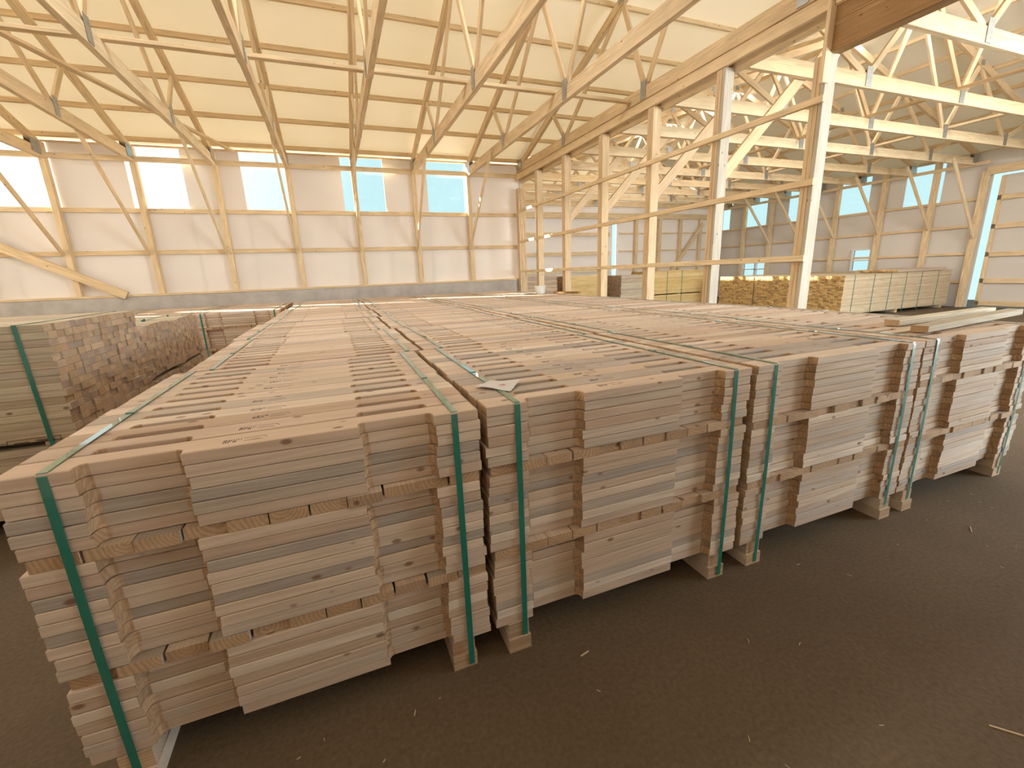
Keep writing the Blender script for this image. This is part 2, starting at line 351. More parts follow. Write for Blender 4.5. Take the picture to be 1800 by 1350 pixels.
# --- right wall (X = XR)
wr = struct(link('wall_right', None))
RW = [(6.96, 7.92, 3.03, 3.98), (8.93, 9.90, 3.03, 3.98), (10.88, 11.85, 3.03, 3.98), (12.81, 13.8, 3.03, 3.98), (14.7, 15.1, 3.03, 3.98)]
RW = [(a, b_, z0, ZT) for a, b_, z0, z1 in RW]
SWN = [(8.62, 9.15, 1.1, 1.78), (12.5, 13.7, 0.95, 1.52)]
holes = []
for a, b_, z0, z1 in RW: holes.append((a, b_, z0, z1))
rr = wall_rects(5.86, YB, 2.2, ZT, holes)
rr += wall_rects(5.86, YB, 0, 2.2, SWN)
panel('liner_sheet', rr, lambda u, z, t: (XR + .05 + t, u, z), 0.03, [M['wallsheet']], wr)
panel('liner_sheet', [(YN, 5.86, 3.66, ZT)], lambda u, z, t: (XR + .05 + t, u, z), 0.03, [M['wallsheet']], wr)
RP = [7.1, 8.45, 9.9, 11.2, 12.5, 13.8]
for y in RP: beam('wall_post', (XR - .04, y, 0), (XR - .04, y, 4.2), 0.14, 0.12, [M['frame'], M['frame']], wr, up=Vector((1, 0, 0)))
beam('wall_post', (XR - .04, 5.98, 0), (XR - .04, 5.98, 3.7), 0.14, 0.12, [M['frame'], M['frame']], wr, up=Vector((1, 0, 0)))
for z in (0.72, 1.52, 2.28, 3.0): beam('girt', (XR + .02, 6.0, z), (XR + .02, YB, z), 0.05, 0.07, FR, wr)
beam('girt', (XR - .12, 5.9, 3.93), (XR - .12, YB, 3.93), 0.04, 0.09, FR, wr)
beam('door_header', (XR - .05, YN, 3.70), (XR - .05, 5.95, 3.70), 0.12, 0.20, FR, wr)
for i, (a, b_, z0, z1) in enumerate(RW[:4]):
    w = struct(link('window_%d' % (i + 7), None, None, (XR + .06, (a + b_) / 2, 3.0)))
    boxobj('pane', XR + .065, XR + .07, a, b_, z0, z1, [M['glass']], w, org=w.location)
for i, (a, b_, z0, z1) in enumerate(SWN):
    w = struct(link('window_%d' % (i + 11), None, None, (XR + .06, (a + b_) / 2, z0)))
    o_ = w.location
    boxobj('pane', XR + .065, XR + .07, a, b_, z0, z1, [M['glass']], w, org=o_)
    fb = MB(); t_ = 0.05
    for (u0, u1, v0, v1) in ((a - t_, a, z0 - t_, z1 + t_), (b_, b_ + t_, z0 - t_, z1 + t_), (a, b_, z0 - t_, z0), (a, b_, z1, z1 + t_), (a, b_, (z0 + z1) / 2 - .02, (z0 + z1) / 2 + .02)) + (((( a + b_) / 2 - .04, (a + b_) / 2 + .04, z0, z1),) if i == 1 else ()):
        fb.box(XR - .02 - o_.x, XR + .09 - o_.x, u0 - o_.y, u1 - o_.y, v0 - o_.z, v1 - o_.z, None)
    fb.obj('window_frame', [M['vinyl']], w)
# sliding door on the right wall, pushed a hand's width open
d1 = struct(link('door_1', None, None, (XR + .15, 3.0, 0)))
boxobj('door_panel', XR + .14, XR + .18, 0.8, 5.70, 0.03, 3.56, [M['wallsheet']], d1, org=d1.location)
for z in (0.12, 0.75, 1.48, 2.23, 2.98): beam('door_girt', (XR + .11, 0.8, z), (XR + .11, 5.70, z), 0.05, 0.13, FR, d1, org=d1.location)
beam('door_stile', (XR + .11, 5.66, 0.05), (XR + .11, 5.66, 3.54), 0.09, 0.05, FR, d1, up=Vector((1, 0, 0)), org=d1.location)

# --- far end wall of the right hall (Y = YB)
we = struct(link('wall_far', None))
panel('liner_sheet', [(XP, 12.06, 0, 4.2), (12.06, 12.26, 3.42, 4.2), (12.26, XR + .08, 0, 4.2)], lambda u, z, t: (u, YB + .05 + t, z), 0.03, [M['wallsheet']], we)
gb = MB(); rz = 4.2 + SL * (12.0 - XP) + .1
pts = [(XP, YB + .06, 4.2), (XR, YB + .06, 4.2), (12.0, YB + .06, rz)]
gb.hull([Vector(p) for p in pts] + [Vector(p) + Vector((0, .03, 0)) for p in pts], [(0, 1, 2), (5, 4, 3), (0, 3, 4, 1), (1, 4, 5, 2), (2, 5, 3, 0)], 0)
gb.obj('gable_sheet', [M['roofsheet']], we)
for x in (13.2, 14.45, 15.6, 16.75, 17.9): beam('wall_post', (x, YB - .06, 0), (x, YB - .06, 3.55), 0.15, 0.12, FR, we, up=Vector((0, 1, 0)))
for z in (2.21, 2.94, 1.45): beam('girt', (12.4, YB + .02, z), (XR, YB + .02, z), 0.05, 0.06, FR, we)
for z in (0.7, 1.45, 2.14, 2.90): beam('door_girt', (XP + .2, YB - .02, z), (11.9, YB - .02, z), 0.05, 0.15, FR, we)
beam('door_header', (XP, YB - .08, 3.62), (XR, YB - .08, 3.62), 0.10, 0.22, FR, we)
beam('diagonal_brace', (15.0, YB - .16, 1.1), (16.8, YB - .16, 3.3), 0.09, 0.16, FR, we)

# ------------------------------------------------------------------ roofs
def roof(name, quads, mats, cat_parent=None):
    b = MB()
    for q in quads:
        P = [Vector(p) for p in q]; n = (P[1] - P[0]).cross(P[3] - P[0]).normalized()
        if n.z < 0: n = -n
        b.hull(P + [p + n * .05 for p in P], [(0, 1, 2, 3), (7, 6, 5, 4), (0, 4, 5, 1), (1, 5, 6, 2), (2, 6, 7, 3), (3, 7, 4, 0)], 0)
    return b.obj(name, mats)
def zl(y): return 4.33 + SL * (YW - y) if y >= 3.8 else 4.33 + SL * (YW - 3.8) - SL * (3.8 - y)
def zrr(x): return 4.33 + SL * (min(x - XP, XR - x))
XE = XP + .16
# the near bay's roof runs on over the divider as far as a valley with the right hall's roof
XV = 9.25; YV = YW - (XV - XP)
c1 = struct(roof('ceiling', [((XL, YW + .12, zl(YW + .12)), (XP, YW + .12, zl(YW + .12)), (XP, YV, zl(YV)), (XL, YV, zl(YV))),
                   ((XP, YW, zl(YW)), (XP + .01, YW, zl(YW)), (XV, YV, zl(YV)), (XP, YV, zl(YV))),
                   ((XL, YV, zl(YV)), (XV, YV, zl(YV)), (XV, 3.8, zl(3.8)), (XL, 3.8, zl(3.8))),
                   ((XL, 3.8, zl(3.8)), (XV, 3.8, zl(3.8)), (XV, YN, zl(YN)), (XL, YN, zl(YN)))], [M['roofsheet']]))
XM = (XP + XR) / 2
c2 = struct(roof('ceiling', [((XP + .05, YW, zrr(XP + .05)), (XP + .05, YB + .3, zrr(XP + .05)), (XV, YB + .3, zrr(XV)), (XV, YW, zrr(XV))),
                   ((XP + .01, YW, zrr(XP + .01)), (XP, YW, zrr(XP)), (XV, YV, zrr(XV)), (XV, YW, zrr(XV))),
                   ((XV, YN, zrr(XV)), (XV, YB + .3, zrr(XV)), (XM, YB + .3, zrr(XM)), (XM, YN, zrr(XM))),
                   ((XM, YN, zrr(XM)), (XM, YB + .3, zrr(XM)), (XR + .35, YB + .3, zrr(XR + .35)), (XR + .35, YN, zrr(XR + .35)))], [M['roofsheet']]))
for k in range(0, 17):
    y = 10.32 - .86 * k
    if y < YN or abs(y - 3.8) < .2: continue
    n = Vector((0, SL, 1)).normalized() if y > 3.8 else Vector((0, -SL, 1)).normalized()
    z = zl(y) - .05
    beam('purlin', (XL, y, z), (min(XV, XP + max(.1, YW - y)), y, z), 0.04, 0.09, FR, c1, up=n)
for k in range(0, 15):
    x = XP + .35 + .86 * k
    if x > XR + .2: continue
    n = Vector((-SL, 0, 1)).normalized() if x < XM else Vector((SL, 0, 1)).normalized()
    z = zrr(x) - .05
    beam('purlin', (x, YN if x > XV else YW - (x - XP), z), (x, YB, z), 0.04, 0.09, FR, c2, up=n)

# ------------------------------------------------------------------ roof trusses
def plate(p, ax, parent, org, w=0.13, h=0.26, off=0.045):
    """toothed metal plate on both faces of a truss joint"""
    b = MB()
    for s in (-1, 1):
        if ax == 0: b.box(s * off - .002, s * off + .002, -w / 2, w / 2, -h / 2, h / 2, None)
        else: b.box(-w / 2, w / 2, s * off - .002, s * off + .002, -h / 2, h / 2, None)
    b.obj('gusset_plate', [M['plate']], parent, Vector(p) - Vector(org))
def truss(ax, at, u0, u1, nodesB, nodesT, label, group, ZC=ZC):
    """ax 0: truss in a plane X = at, running along Y; ax 1: plane Y = at, running along X"""
    f = (lambda u, z: Vector((at, u, z))) if ax == 0 else (lambda u, z: Vector((u, at, z)))
    um = (u0 + u1) / 2; ztop = lambda u: 4.16 + SL * (min(abs(u - u0), abs(u1 - u)))
    org = f(u0, ZC); g = thing('roof_truss', label, 'truss', org, group)
    up = UP
    beam('bottom_chord', f(u0, ZC), f(u1, ZC), 0.075, 0.19, FR, g, org=org)
    beam('top_chord', f(u0, ztop(u0)), f(um, ztop(um)), 0.075, 0.14, FR, g, org=org)
    beam('top_chord', f(u1, ztop(u1)), f(um, ztop(um)), 0.075, 0.14, FR, g, org=org)
    seq = []
    for i, nb in enumerate(nodesB):
        seq.append((nb, nodesT[i])); seq.append((nb, nodesT[i + 1]))
        plate(f(nb, ZC + .05), ax, g, org)
    for a, b_ in seq: beam('web', f(a, ZC + .06), f(b_, ztop(b_) - .03), 0.04, 0.09, FR, g, org=org)
    for u in nodesT[1:-1]: plate(f(u, ztop(u)), ax, g, org, 0.14, 0.10)
    for u in (u0, u1): plate(f(u + (.18 if u == u0 else -.18) * (1 if u0 < u1 else -1), ZC + .08), ax, g, org, 0.26, 0.24)
    return g
ordn = ['first', 'second', 'third', 'fourth', 'fifth', 'sixth', 'seventh', 'eighth', 'ninth', 'tenth']
GTL = 'roof trusses over the near bay'
for k, x in enumerate([4.35, 2.95, 1.55, 0.15, -1.25, -2.65, -4.05, -5.45]):
    x = x if k else x
    truss(0, x, YW - .1, YN + .1, [7.68, 5.1, 2.5, -0.1], [8.3, 5.9, 3.8, 1.7, -.8],
          'yellow pine roof truss over the near bay, %s from the divider posts' % ordn[k], GTL)
truss(0, XP, YW - .1, YN + .1, [7.75, 5.1, 2.5, -0.1], [8.3, 5.75, 3.8, 1.7, -.8], 'gable-end roof truss standing on the header above the divider posts', GTL, ZC=4.13)
RT = [2.2, 3.5, 4.85, 6.25, 7.7, 9.1, 10.45, 11.8, 13.2, 14.6]
RT0 = [0.8, -.6]
for k, y in enumerate(RT):
    truss(1, y, XP, XR, [8.45, 10.85, 13.3, 15.7], [7.2, 9.7, XM, 14.2, 16.8],
          'roof truss spanning the right hall, %s behind the wide header opening' % ordn[k] if k else 'roof truss spanning the right hall above the divider post beside the wide opening', 'roof trusses over the right hall')
truss(1, .8, XP, XR, [8.45, 10.85, 13.3, 15.7], [7.2, 9.7, XM, 14.2, 16.8], 'nearest roof truss of the right hall, hung from the dark header beam at upper right', 'roof trusses over the right hall')
# lateral bracing on the bottom chords
tag(beam('lateral_brace', (XL + .3, 5.45, ZC + .12), (5.70, 5.45, ZC + .12), 0.09, 0.045, FR), 'long horizontal board tying the near bay truss chords together', 'brace')
tag(beam('lateral_brace', (10.75, -2, ZC + .12), (10.75, YB - .2, ZC + .12), 0.09, 0.045, FR), 'long board lying across the right hall truss chords, nearer the divider posts', 'brace', 'boards tying the right hall trusses')
tag(beam('lateral_brace', (13.4, -2, ZC + .12), (13.4, YB - .2, ZC + .12), 0.09, 0.045, FR), 'long board lying across the right hall truss chords, nearer the windowed right wall', 'brace', 'boards tying the right hall trusses')
tag(beam('lateral_brace', (-3.2, 2.5, 4.19), (-.85, YW - .2, 4.19), 0.09, 0.04, FR), 'thin diagonal board crossing over the truss chords at upper left', 'brace')
# knee braces to the far wall
for k, x in enumerate([4.35, 2.95, 1.55, 0.15, -1.25, -2.65, -4.05]):
    tag(beam('knee_brace', (x - .06, 8.35, ZC + .02), (x - .06, YW - .12, 2.15), 0.04, 0.09, FR),
        'slanting brace from the far wall up to the %s truss from the divider posts' % ordn[k], 'brace', 'knee braces along the far wall')
for k, y in enumerate(RP[:5]):
    tag(beam('knee_brace', (16.35, y - .05, ZC - .02), (XR - .1, y - .05, 2.28), 0.04, 0.10, FR),
        'slanting brace from the right hall wall up to a truss, %s from the sliding door' % ordn[k + 1], 'brace', 'knee braces along the right wall')
tag(beam('knee_brace', (16.15, 5.93, ZC - .06), (XR - .15, 5.93, 1.95), 0.04, 0.10, FR), 'slanting brace from the door frame at right up to a truss', 'brace', 'knee braces along the right wall')

# ------------------------------------------------------------------ divider posts, header and girts
PY = [2.2, 3.5, 4.85, 6.25, 7.7, 9.1]
PG = 'nail-laminated posts dividing the two bays'
def post(y, label, grey, ztop=4.0):
    g = thing('laminated_post', label, 'post', (XP, y, 0), PG)
    o = g.location
    w = 0.045
    for i in range(3):
        u = y + (i - 1) * .047
        top = ztop if i != 1 else min(ztop, 3.85)
        mats = [M['postgrey']] * 2 if (grey and i == 0) else [M['post']] * 2
        bm_ = beam('ply', (XP, u, 0), (XP, u, top - 0), 0.15, 0.045, mats, g, up=Vector((0, 1, 0)), org=o)
    return g
plab = ['pale three-ply post nearest the camera, under the end of the dark header', 'three-ply post second from the camera, pale knotty face toward the right',
        'three-ply post third from the camera along the divider line', 'three-ply post fourth from the camera, with a brace rising behind it',
        'three-ply post fifth from the camera, sunlit near its foot', 'sunlit slim three-ply post nearest the far wall corner']
for k, y in enumerate(PY): post(y, plab[k], k < 2, 3.85 if k else 3.47)
post(-1.9, 'three-ply post standing out of view beside the camera', False, 3.5)
g = thing('corner_post', 'multi-ply corner post where the divider line meets the far wall', 'post', (XP, YW - .21, 0))
for i in range(4): beam('ply', (XP - .08 + .05 * i, YW - .21, 0), (XP - .08 + .05 * i, YW - .21, 3.64), 0.045 if i % 2 else .046, 0.15, [M['post']] * 2, g, up=Vector((0, 1, 0)), org=g.location)
HG = 'header boards on the divider posts'
for nm, xo, z, h, lab in (('header_beam', -.064, 3.925, 0.14, 'long header board on the near face of the divider posts'),
                          ('header_beam', .105, 3.90, 0.20, 'long header board on the far face of the divider posts'),
                          ):
    tag(beam(nm, (XP + xo, 2.0, z), (XP + xo, YW - .05, z), 0.045, h, FR), lab, 'beam', HG)
tag(beam('header_beam', (XP - .08, -2.2, 4.0), (XP - .08, 2.1, 4.0), 0.05, 0.28, FR), 'yellow header board above the dark beam at upper right', 'beam', HG)
tag(beam('header_beam', (XP + .0, -2.2, 3.67), (XP + .0, 2.12, 3.67), 0.14, 0.40, [M['darkbeam']] * 2), 'deep dark knotty header beam over the wide opening at upper right', 'beam')
tag(beam('jamb_board', (XP - .10, 2.13, 3.2), (XP - .10, 2.13, 4.12), 0.04, 0.09, FR, up=Vector((1, 0, 0))), 'short upright board nailed where the dark header meets the nearest post', 'board')
GG = 'thin girts nailed to the divider posts'
for z, lab in ((3.06, 'topmost thin girt crossing the divider posts'), (2.28, 'middle thin girt crossing the divider posts'), (1.50, 'lowest thin girt crossing the divider posts')):
    tag(beam('post_girt', (XP - .10, 2.10, z), (XP - .10, YW - .30, z), 0.045, 0.065, FR), lab, 'girt', GG)
for k, (y, lab) in enumerate(((3.5, 'broad slanting brace rising right from the second divider post'), (4.85, 'slanting brace rising right from the third divider post'),
                              (6.25, 'slanting brace rising right from the fourth divider post'), (7.7, 'slanting brace rising right from the fifth divider post'))):
    tag(beam('knee_brace', (XP + .08, y + .10, 2.55), (7.25, y + .10, 3.98), 0.045, 0.15, [M['post']] * 2), lab, 'brace', 'knee braces on the divider posts')

# ------------------------------------------------------------------ strapped bundles of notched stringers
BL, BW, BT = 1.216, 0.1050, 0.0361
PITCH = 0.1095; LAY = 0.0375; ZF = 0.1264
def stringer(i):
    """one notched board: origin at its front left bottom corner, length along x"""
    rr = random.Random(100 + i)
    a = 0.152 + rr.uniform(-.003, .003); b_ = a + .229; c = 0.838 + rr.uniform(-.003, .003); d = c + .229
    D = 0.037 + rr.uniform(-.002, .003); r = 0.020
    pr = [(0, 0)]
    def notch(u0, u1):
        pr.append((u0, 0))
        for k in range(5):
            t = math.pi / 2 * k / 4; pr.append((u0 + r - r * math.cos(t), D - r + r * math.sin(t)))
        for k in range(5):
            t = math.pi / 2 * k / 4; pr.append((u1 - r + r * math.sin(t), D - r + r * math.cos(t)))
        pr.append((u1, 0))
    notch(a, b_); notch(c, d)
    pr += [(BL, 0), (BL, BW), (0.8, BW), (0.4, BW), (0, BW)]
    n = len(pr); ch = 0.0024
    ins = []
    for k in range(n):
        p0, p1, p2 = Vector(pr[k - 1]), Vector(pr[k]), Vector(pr[(k + 1) % n])
        d1 = (p1 - p0).normalized(); d2 = (p2 - p1).normalized()
        n1 = Vector((-d1.y, d1.x)); n2 = Vector((-d2.y, d2.x)); nn = (n1 + n2)
        nn = nn / max(.5, nn.dot(n1)); ins.append(tuple(p1 + nn * ch))
    mb = MB(); lv = [(ins, 0), (pr, ch), (pr, BT - ch), (ins, BT)]
    pts = [(x, y, z) for P, z in lv for x, y in P]
    F = [tuple(range(n - 1, -1, -1)), tuple(range(3 * n, 4 * n))]; mt = [0, 0]
    for s in range(3):
        for k in range(n):
            k2 = (k + 1) % n; F.append((s * n + k, s * n + k2, (s + 1) * n + k2, (s + 1) * n + k))
            e = abs(pr[k][0] - pr[k2][0]) < 1e-6 and (pr[k][0] in (0, BL))
            arc = abs(pr[k][0] - pr[k2][0]) > 1e-6 and abs(pr[k][1] - pr[k2][1]) > 1e-6
            arc = arc or (abs(pr[k][0] - pr[k2][0]) < 1e-6 and 0 < max(pr[k][1], pr[k2][1]) < BW * .6)
            mt.append(1 if e or arc else 0)  # notch corners take the dark end grain, which also paints in their shade
    mb.hull(pts, F, mt)
    return mb.mesh('stringer', [M['pine'], M['pine_end']])
STR = [stringer(i) for i in range(6)]
def cross_mesh(Ln):
    mb = MB(); c = .0015; prof = [(c, 0), (BW - c, 0), (BW, c), (BW, BT - c), (BW - c, BT), (c, BT), (0, BT - c), (0, c)]
    pts = [(0, a, b_) for a, b_ in prof] + [(Ln, a, b_) for a, b_ in prof]
    mb.hull(pts, [tuple(range(7, -1, -1)), tuple(range(8, 16))] + [(i, (i + 1) % 8, 8 + (i + 1) % 8, 8 + i) for i in range(8)], [1, 1] + [0] * 8)
    return mb.mesh('cross_board', [M['pine'], M['pine_end']])
CROSS = cross_mesh(1.285)
def runner_mesh():
    """dunnage foot: two boards nailed together, along y"""
    mb = MB()
    mb.box(0, 0.092, 0.0, 1.30, 0.0, 0.060, 1, .2); mb.box(0.004, 0.088, 0.01, 1.28, 0.0612, ZF - .001, 1, .6)
    return mb.mesh('runner', [M['pine'], M['pine_end']])
RUN = runner_mesh()
def strap_mesh():
    """ribbon loop in the YZ plane, slightly bowed on the faces"""
    w = 0.0105; y0, y1 = -0.004, 1.320; z0, z1 = 0.0, ZF + 24 * LAY + .002
    path = []
    for k in range(13):
        t = k / 12; path.append((y0 - .004 * math.sin(math.pi * t) - (.008 if t < .12 else 0) * 0, z0 + .012 + (z1 - z0 - .022) * t))
    path += [(y0 + .004, z1 - .002)]
    for k in range(1, 9): path.append((y0 + (y1 - y0) * k / 8 - .004, z1 + .0015 * math.sin(math.pi * k / 8)))
    path += [(y1, z1 - .01)]
    for k in range(1, 5): path.append((y1, z1 - .01 - (z1 - .022) * k / 4))
    path += [(y1 - .02, z0 + .001), (y0 + .02, z0 + .001)]
    n = len(path); b = MB(); th = .0012; outer = []
    cy, cz = 0.64, 0.5
    for k in range(n):
        p0, p2 = Vector(path[k - 1]), Vector(path[(k + 1) % n]); d = (p2 - p0).normalized(); nn = Vector((-d.y, d.x))
        if nn.dot(Vector(path[k]) - Vector((cy, cz))) < 0: nn = -nn
        outer.append(Vector(path[k]) + nn * th)
    pts = []
    for k in range(n): pts += [(-w, *path[k]), (w, *path[k]), (w, *outer[k]), (-w, *outer[k])]
    F = []
    for k in range(n):
        a = 4 * k; c = 4 * ((k + 1) % n)
        for i in range(4): F.append((a + i, c + i, c + (i + 1) % 4, a + (i + 1) % 4))
    b.hull(pts, F, 0)
    # crimp seal on the top
    b.box(-w * 1.15, w * 1.15, 0.52, 0.56, z1 + .001, z1 + .005, None)
    return b.mesh('strap', [M['strap']])
STRAP = strap_mesh()
NR = 12
def core_mesh(seed, lay, front=False, detail=True):
    """all boards not built one by one, in one mesh of stuff"""
    r = random.Random(seed); b = MB(); L24 = sum(lay) + 2
    z = ZF; kinds = []
    for si, n in enumerate(reversed(lay)):
        kinds += ['s'] * n
        if si < 2: kinds.append('c')
    for k, kd in enumerate(kinds):
        z = ZF + k * LAY
        if kd == 's':
            rows = range(1, NR) if k < 23 else []
            if front is False and k < 23: rows = range(0, NR)
            for j in rows:
                dx = r.uniform(-.008, .008); y = j * PITCH + r.uniform(-.001, .001)
                # notched profile in five blocks so that the slots stay open
                rn = r.random()
                if detail or j == 0:
                    for (u0, u1, yy) in ((0, .152, 0), (.152, .381, .037), (.381, .838, 0), (.838, 1.067, .037), (1.067, BL, 0)):
                        P = [(dx + u0, y + yy, z), (dx + u1, y + yy, z), (dx + u1, y + BW, z), (dx + u0, y + BW, z)]
                        P += [(a, c, z + BT) for a, c, _ in P]
                        ml = [0, 0, 0, 1 if u1 == BL else 0, 0, 1 if u0 == 0 else 0]
                        b.hull(P, [(0, 3, 2, 1), (4, 5, 6, 7), (0, 1, 5, 4), (1, 2, 6, 5), (2, 3, 7, 6), (3, 0, 4, 7)], ml, rn)
                else: b.box(dx, dx + BL, y, y + BW, z, z + BT, 0, rn)
        elif not front:
            for i in range(11):
                x = .01 + i * .1095 + r.uniform(-.002, .002); dy = r.uniform(-.01, .01)
                b.box(x, x + BW - .004, .01 + dy, 1.275 + dy, z, z + BT, 1, r.random())
    me = b.mesh('inner_boards', [M['pine'], M['pine_end']]); return me, kinds
CORES = [core_mesh(300 + i, (6, 8, 8), False, True) for i in range(3)]
def bundle(x, y, lay, label, group, front=False, seed=0, rz=0.0, stamps=False):
    r = random.Random(900 + seed)
    g = thing('stringer_bundle', label, 'bundle', (x, y, 0), group, (0, 0, rz))
    if front: me, kinds = core_mesh(seed, lay, True, True)
    else: me, kinds = CORES[seed % 3]
    o = link('inner_boards', me, g); o['kind'] = 'stuff'
    top = len(kinds) - 1; sec_off = 0
    for k, kd in enumerate(kinds):
        z = ZF + k * LAY
        if kd == 'c':
            sec_off = r.uniform(-.01, .01)
            if front:
                for i in range(11):
                    xx = .012 + i * .1095 + r.uniform(-.004, .004)
                    c = link('cross_board', CROSS, g, (xx + BW, r.uniform(-.006, .014), z), (0, 0, math.pi / 2))
            continue
        rows = range(NR) if k == top else ([0] if front else [])
        for j in rows:
            me = STR[r.randrange(6)]
            s = link('stringer', me, g, (r.uniform(-.006, .006) + sec_off * (k != top), j * PITCH + r.uniform(-.0035, .003) + (-.001 if j == 0 else 0), z), (0, 0, r.uniform(-.0012, .0012)))
            if stamps and k == top and r.random() < .9: stamp(s, r)
    for xx in (.055, 1.070): link('runner', RUN, g, (xx + r.uniform(-.01, .01), r.uniform(-.02, 0), 0), (0, 0, r.uniform(-.01, .01)))
    for xx in (.108, 1.13): link('strap', STRAP, g, (xx + r.uniform(-.012, .012), 0, 0), (0, 0, r.uniform(-.008, .008)))
    return g
_st = []
def stamp_mesh(i):
    r = random.Random(50 + i); b = MB(); h = .0004
    def ln(x0, y0, x1, y1, w=.0011):
        d = Vector((x1 - x0, y1 - y0)).normalized(); n = Vector((-d.y, d.x)) * w / 2
        P = [(x0 + n.x, y0 + n.y, 0), (x0 - n.x, y0 - n.y, 0), (x1 - n.x, y1 - n.y, 0), (x1 + n.x, y1 + n.y, 0)]
        b.hull(P + [(a, c, h) for a, c, _ in P], [(0, 1, 2, 3), (7, 6, 5, 4), (0, 4, 5, 1), (1, 5, 6, 2), (2, 6, 7, 3), (3, 7, 4, 0)], 0)
    # two short rows of worn digits, then a smudged bracket
    for row, n in ((.014, 4), (.004, 3)):
        for k in range(n):
            x = .004 + k * .009
            ln(x, row, x, row + .007, .0016)
            if r.random() < .7: ln(x, row + .007, x + .005, row + .007, .0013)
            if r.random() < .7: ln(x + .005, row, x + .005, row + .007, .0013)
            if r.random() < .6: ln(x, row + .0035, x + .005, row + .0035, .0012)
    ln(.042, .006, .078, .004); ln(.042, .019, .080, .020, .0007); ln(.080, .020, .086, .010, .0012)
    return b.mesh('ink_stamp', [M['ink']])
STM = [stamp_mesh(i) for i in range(3)]
def stamp(s, r):
    q = link('ink_stamp', STM[r.randrange(3)], s, (.49 + r.uniform(-.02, .02), .025 + r.uniform(-.01, .02), BT + .0001), (0, 0, r.uniform(-.05, .05)))
    q.scale = (1.35, 1.5, 1)

GX = [-.006, 1.236, 2.492, 3.731]
RY = [0, 1.342, 2.695, 4.045, 5.39, 6.74, 8.09]
colw = ['leftmost column', 'second column from left', 'third column from left', 'rightmost column']
fl = ['strapped bundle of notched pallet stringers at front left, nearest the camera', 'front bundle of notched stringers with a white paper tucked under its strap',
      'front bundle of notched stringers third from the left, bright weathered face', 'front right bundle of notched stringers with two loose timbers on top']
LAYS = [(6, 9, 7), (6, 8, 8), (7, 7, 8), (6, 8, 8)]
BG = 'strapped bundles of notched stringers in the big block'
FY = [0, .0, .0, -.0]
RZ = [0, 0, 0, 0]
RDX = [0, .045, .01, .055, .03, .06, .02]
for c in range(4):
    for j, y in enumerate(RY):
        if j == 0: bundle(GX[c], FY[c], LAYS[c], fl[c], BG, True, 10 + c, RZ[c], stamps=c < 2)
        else:
            dx = RDX[j]
            place = 'last row by far wall' if j == 6 else '%s row back' % ordn[j]
            bundle(GX[c] + dx, y, (6, 8, 8), 'bundle of notched stringers, %s, %s' % (colw[c], place), BG, False, 40 + c * 10 + j, 0)
LG = 'strapped bundles of notched stringers on the left by the far wall'
lx = -1.30
for c in range(5):
    for j, y in enumerate((6.86, 8.2)):
        bundle(lx - 1.26 * c, y, (6, 8, 8), 'stringer bundle by the far wall, %s to the left of the block, %s row' % (ordn[c], 'front' if j == 0 else 'back'), LG, j == 0 and c == 0, 120 + c * 3 + j)

